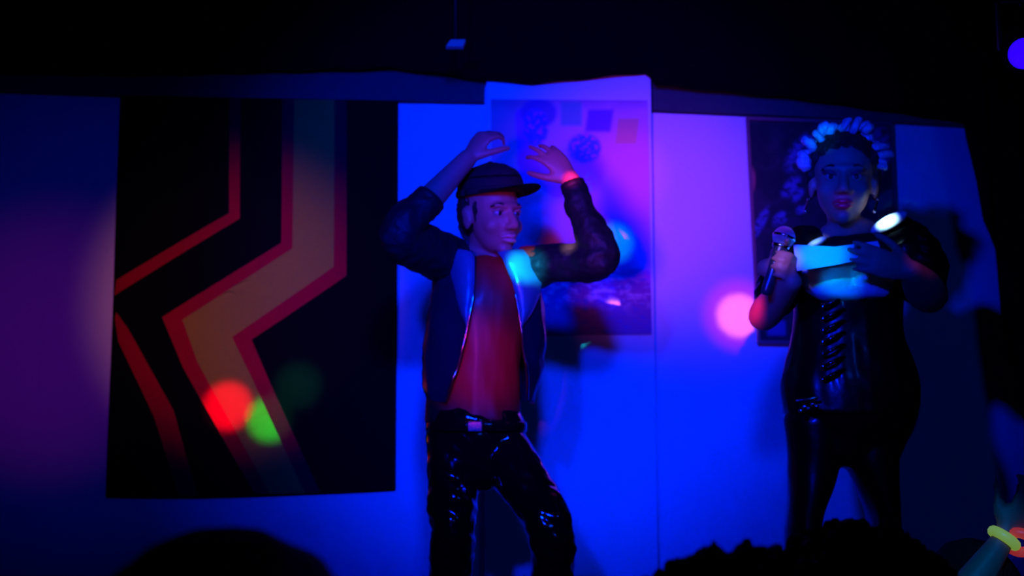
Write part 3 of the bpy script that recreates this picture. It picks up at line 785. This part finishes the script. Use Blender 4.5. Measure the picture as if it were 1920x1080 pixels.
# wide black trousers
b = BM()
tor = [W(1595, 740, .180, .135), W(1594, 780, .178, .135), W(1588, 805, .140, .12), W(1583, 825, .08, .10)]
tube(b, [t[0] for t in tor], [t[1] for t in tor], (1, 0, 0), 28, 4)
for rowp in (((790, 1528, 58), (850, 1527, 50), (900, 1521, 44), (960, 1508, 32), (1010, 1505, 31)), ((790, 1650, 60), (850, 1636, 52), (900, 1644, 42), (960, 1656, 30), (1010, 1658, 31))):
    pts = [P(x_, y_, 3.2) for y_, x_, _ in rowp]; an_ = V((P(1505 if rowp[0][1] < 1600 else 1660, 1080, WD).x, 3.24, .84))
    tube(b, pts, [(h_ / 688, .085) for _, _, h_ in rowp], (1, 0, 0), 22, 5)
    tube(b, [pts[-1] + V((0, 0, .03)), pts[-1].lerp(an_, .5), an_], [(.045, .085), (.05, .07), (.05, .06)], (1, 0, 0), 22, 3)
union('trousers', b, M['latex'], wom, .006, 3, wrinkle(.004, 9, 5, 8))
b = BM(); bc = P(1510, 766, 3.06)
for k_ in range(5): ell(b, bc + V((-.012 + k_ * .010, -.002 * k_, -.006 + .008 * (k_ % 2) + .003 * k_)), (.006, .005, .006), None, 10)
tube(b, [bc + V((-.02, 0, .02)), bc + V((.03, -.005, .028))], [.004, .004], (0, 0, 1), 8, 1)
o = obj('hip_charm', b, M['chrome'], wom)
for q in (-1, 1):
    ax_ = P(1582 + q * 80, 1080, WD).x; b = BM(); g = V((ax_, 3.24, .75))
    tube(b, [g + V((0, .05, .085)), g + V((0, -.04, .065)), g + V((0, -.13, .025)), g + V((0, -.18, .018))], [(.032, .035), (.036, .032), (.040, .020), (.028, .013)], (1, 0, 0), 16, 4)
    s_ = obj('shoe', b, M['shoe'], wom)
    b = BM(); tube(b, [g + V((0, .055, .055)), g + V((0, .055, .001))], [.014, .010], (1, 0, 0), 12, 1, False); obj('heel', b, M['shoe'], s_)

# microphone, held: its own thing
mic = thing('microphone', 'silver ball-headed microphone held upright in the woman\'s fist', 'microphone', mB)
b = BM(); gc = P(1470, 445, 2.93)
ell(b, gc, (.0285, .0285, .0285), None, 28); obj('grille', b, M['steel'], mic)
b = BM(); tube(b, [gc - md * .003, gc + md * .003], [.0297, .0297], (1, 0, 0), 28, 1, False); obj('grille_ring', b, M['chrome'], mic)
b = BM(); tube(b, [gc - md * .024, gc - md * .055, mB], [.020, .0155, .0125], (1, 0, 0), 20, 3); obj('handle', b, M['mic'], mic)
b = BM(); tube(b, [gc - md * .022, gc - md * .030], [.0225, .0215], (1, 0, 0), 24, 1, False); obj('collar_ring', b, M['chrome'], mic)
# cue cards, held: a small fanned stack
ca, cb = P(1492, 487, 2.925), P(1648, 470, 2.938)
cards = []
for k_ in range(4):
    b = BM(); off = V((.0, .0035 * k_, .004 * k_)); L_ = ca + off; R_ = cb + off
    ul, ur = V((0, .010, .030)), V((0, .006, .013)); mid = L_.lerp(R_, .5) + V((0, 0, -.003 - .002 * k_)); um = V((0, .009, .022))
    q = [L_ - ul, mid - um, R_ - ur + V((-.004 * k_, 0, 0)), R_ + ur + V((.004, 0, .003)), mid + um, L_ + ul]
    f0 = [b.verts.new(p) for p in q]; f1 = [b.verts.new(p + V((0, .0012, 0))) for p in q]
    b.faces.new(f0); b.faces.new(f1[::-1])
    for j in range(6): b.faces.new((f0[j], f0[(j + 1) % 6], f1[(j + 1) % 6], f1[j]))
    o = obj('cue_card', b, M['card'], None, False)
    o['label'] = ['frontmost white cue card in the woman\'s hand', 'second white cue card, just behind the frontmost one in the woman\'s hand', 'third white cue card from the front in the woman\'s hand', 'rearmost white cue card in the woman\'s hand'][k_]
    o['category'] = 'card'; o['group'] = 'cue cards held by the woman'

# ------------------------------------------------------------------ audience in front
def watcher(px, py, Y, label, hair_r, curly, yaw=180, height=None, arm_fn=None, shirt=None):
    """person seen from behind, head top at the pixel, standing on the floor"""
    top_ = P(px, py, Y); hcn = top_ - V((0, 0, .105 * hair_r + .01)); Rm = yaw_pitch_roll(yaw)
    t = thing('person', label, 'person', (top_.x, Y, 0))
    b = BM(); head_shapes(b, hcn, Rm, .96)
    x_, z_ = top_.x, hcn.z
    tube(b, [V((x_, Y - .01, z_ - .20)), V((x_, Y, z_ - .06))], [.055, .048], (1, 0, 0), 14, 1)
    s_ = z_ - .24
    tube(b, [V((x_, Y, s_ * .60)), V((x_, Y, s_ * .75)), V((x_, Y, s_ * .93)), V((x_, Y, s_ + .02))], [(.15, .11), (.13, .10), (.16, .11), (.07, .06)], (1, 0, 0), 20, 4)
    for q in (-1, 1):
        if arm_fn and q == 1:
            arm_fn(b, V((x_ + .17, Y, s_ - .03)))
        else:
            sh = V((x_ + q * .17, Y, s_ - .03)); el = sh + V((q * .05, 0, -.28)); wr = el + V((0, .08, -.22))
            arm(b, sh, el, wr); hand(b, wr, (0, .2, -1), (-q, 0, 0), (0, 1, 0), 20)
        h = V((x_ + q * .085, Y, s_ * .58)); a = V((x_ + q * .10, Y, .09)); leg(b, h, h.lerp(a, .5), a, 1.0)
    union('body', b, M['skin'], t, .009, 4, head_sculpt(hcn, Rm, .96))
    face_parts(t, hcn, Rm, .96, M['lips_m'])
    b = BM(); ell(b, hcn + Rm @ V((0, -.018, .012)), (.092 * hair_r, .108 * hair_r, .105 * hair_r), Rm, 30)
    if not curly: tube(b, [hcn + Rm @ V((0, -.05, 0)), hcn + Rm @ V((0, -.06, -.10))], [(.07, .05), (.06, .03)], (1, 0, 0), 16, 1)
    def f(co, n):
        q = co * (48 if curly else 30); k2 = .018 if curly else .003
        d = (Rm.transposed() @ (co - hcn)); face = sm(.05, .085, d.y) * (1 - sm(.03, .06, d.z))
        return co + n * k2 * (noise.noise(q) + .6 * noise.noise(q * 2.1)) - n * .05 * face
    union('hair', b, M['hair_b'], t, .006, 2, f)
    b = BM()
    tube(b, [V((x_, Y, s_ * .56)), V((x_, Y, s_ * .75)), V((x_, Y, s_ * .93)), V((x_, Y, s_ + .03))], [(.17, .13), (.15, .12), (.185, .13), (.08, .07)], (1, 0, 0), 22, 4)
    for q in (-1, 1):
        sh = V((x_ + q * .16, Y, s_ - .03))
        if arm_fn and q == 1: tube(b, [sh, sh + V((.06, .0, -.02))], [.065, .06], (0, 0, 1), 14, 1)
        else: tube(b, [sh, sh + V((q * .05, 0, -.18))], [.065, .058], (0, 1, 0), 14, 1)
    union('shirt', b, M['cloth_black'], t, .009, 3, wrinkle(.006, 14, 10))
    b = BM(); tube(b, [V((x_, Y, s_ * .62)), V((x_, Y, s_ * .54))], [(.16, .125), (.165, .13)], (1, 0, 0), 20, 1)
    for q in (-1, 1):
        h = V((x_ + q * .085, Y, s_ * .58)); a = V((x_ + q * .10, Y, .09)); tube(b, [h, h.lerp(a, .5), a], [.098, .075, .06], (1, 0, 0), 16, 3)
    union('trousers', b, M['cloth_black'], t, .010, 3, wrinkle(.006, 12, 8))
    for q in (-1, 1):
        g = V((x_ + q * .10, Y, 0)); b = BM(); tube(b, [g + V((0, -.05, .045)), g + V((0, .05, .045)), g + V((0, .17, .03))], [(.038, .042), (.044, .042), (.036, .026)], (1, 0, 0), 14, 4)
        obj('shoe', b, M['shoe'], t)
    return t
watcher(432, 990, .90, 'smooth dark-haired audience member at the bottom left, seen from behind', 1.3, False)
watcher(1375, 1030, 1.22, 'curly-haired audience member at the bottom, left of the woman\'s legs', 1.4, True)
watcher(1600, 986, 1.58, 'curly-haired audience member at the bottom, below the woman\'s legs', 1.5, True)
wpt = {}
def raised(bm, sh):
    el = P(1800, 1130, 2.2); wr = P(1886, 1004, 2.2)
    tube(bm, [sh, sh.lerp(el, .5), el], [.045, .040, .034], (0, 1, 0), 14, 3)
    tube(bm, [el, el.lerp(wr, .3), wr], [.034, .033, .019], (0, 1, 0), 14, 3)
    hand(bm, wr, (wr - el), (0, 1, .2), (-1, 0, .4), 24, 10, .85)
    wpt['el'], wpt['wr'] = el, wr
pc_ = watcher(1812, 1010, 2.30, 'audience member with a raised arm and glow bracelets at the bottom right', 1.0, False, arm_fn=raised)
dd = (wpt['wr'] - wpt['el']).normalized()
for m_, off, r_, t_, lab in ((M['glow_y'], -.006, .022, .020, 'yellow-green glow bracelet on the raised wrist at the bottom right'),
                         (M['glow_r'], .0, .022, .020, 'red glow bracelet dangling from the raised wrist at the bottom right')):
    b = BM(); c_ = wpt['wr'] + dd * off
    if m_ is M['glow_r']:
        c_ = c_ + V((.022, -.006, -.012)); nrm = (dd * .6 + V((.3, 1, .3))).normalized()
    else: nrm = dd
    s0 = nrm.orthogonal().normalized(); s1_ = nrm.cross(s0)
    pts = [c_ + (s0 * math.cos(a) + s1_ * math.sin(a)) * r_ for a in [2 * math.pi * i / 28 for i in range(29)]]
    tube(b, pts, [t_ * .5] * 29, nrm, 10, 1, False)
    o = obj('glow_bracelet', b, m_); o['label'] = lab; o['category'] = 'bracelet'
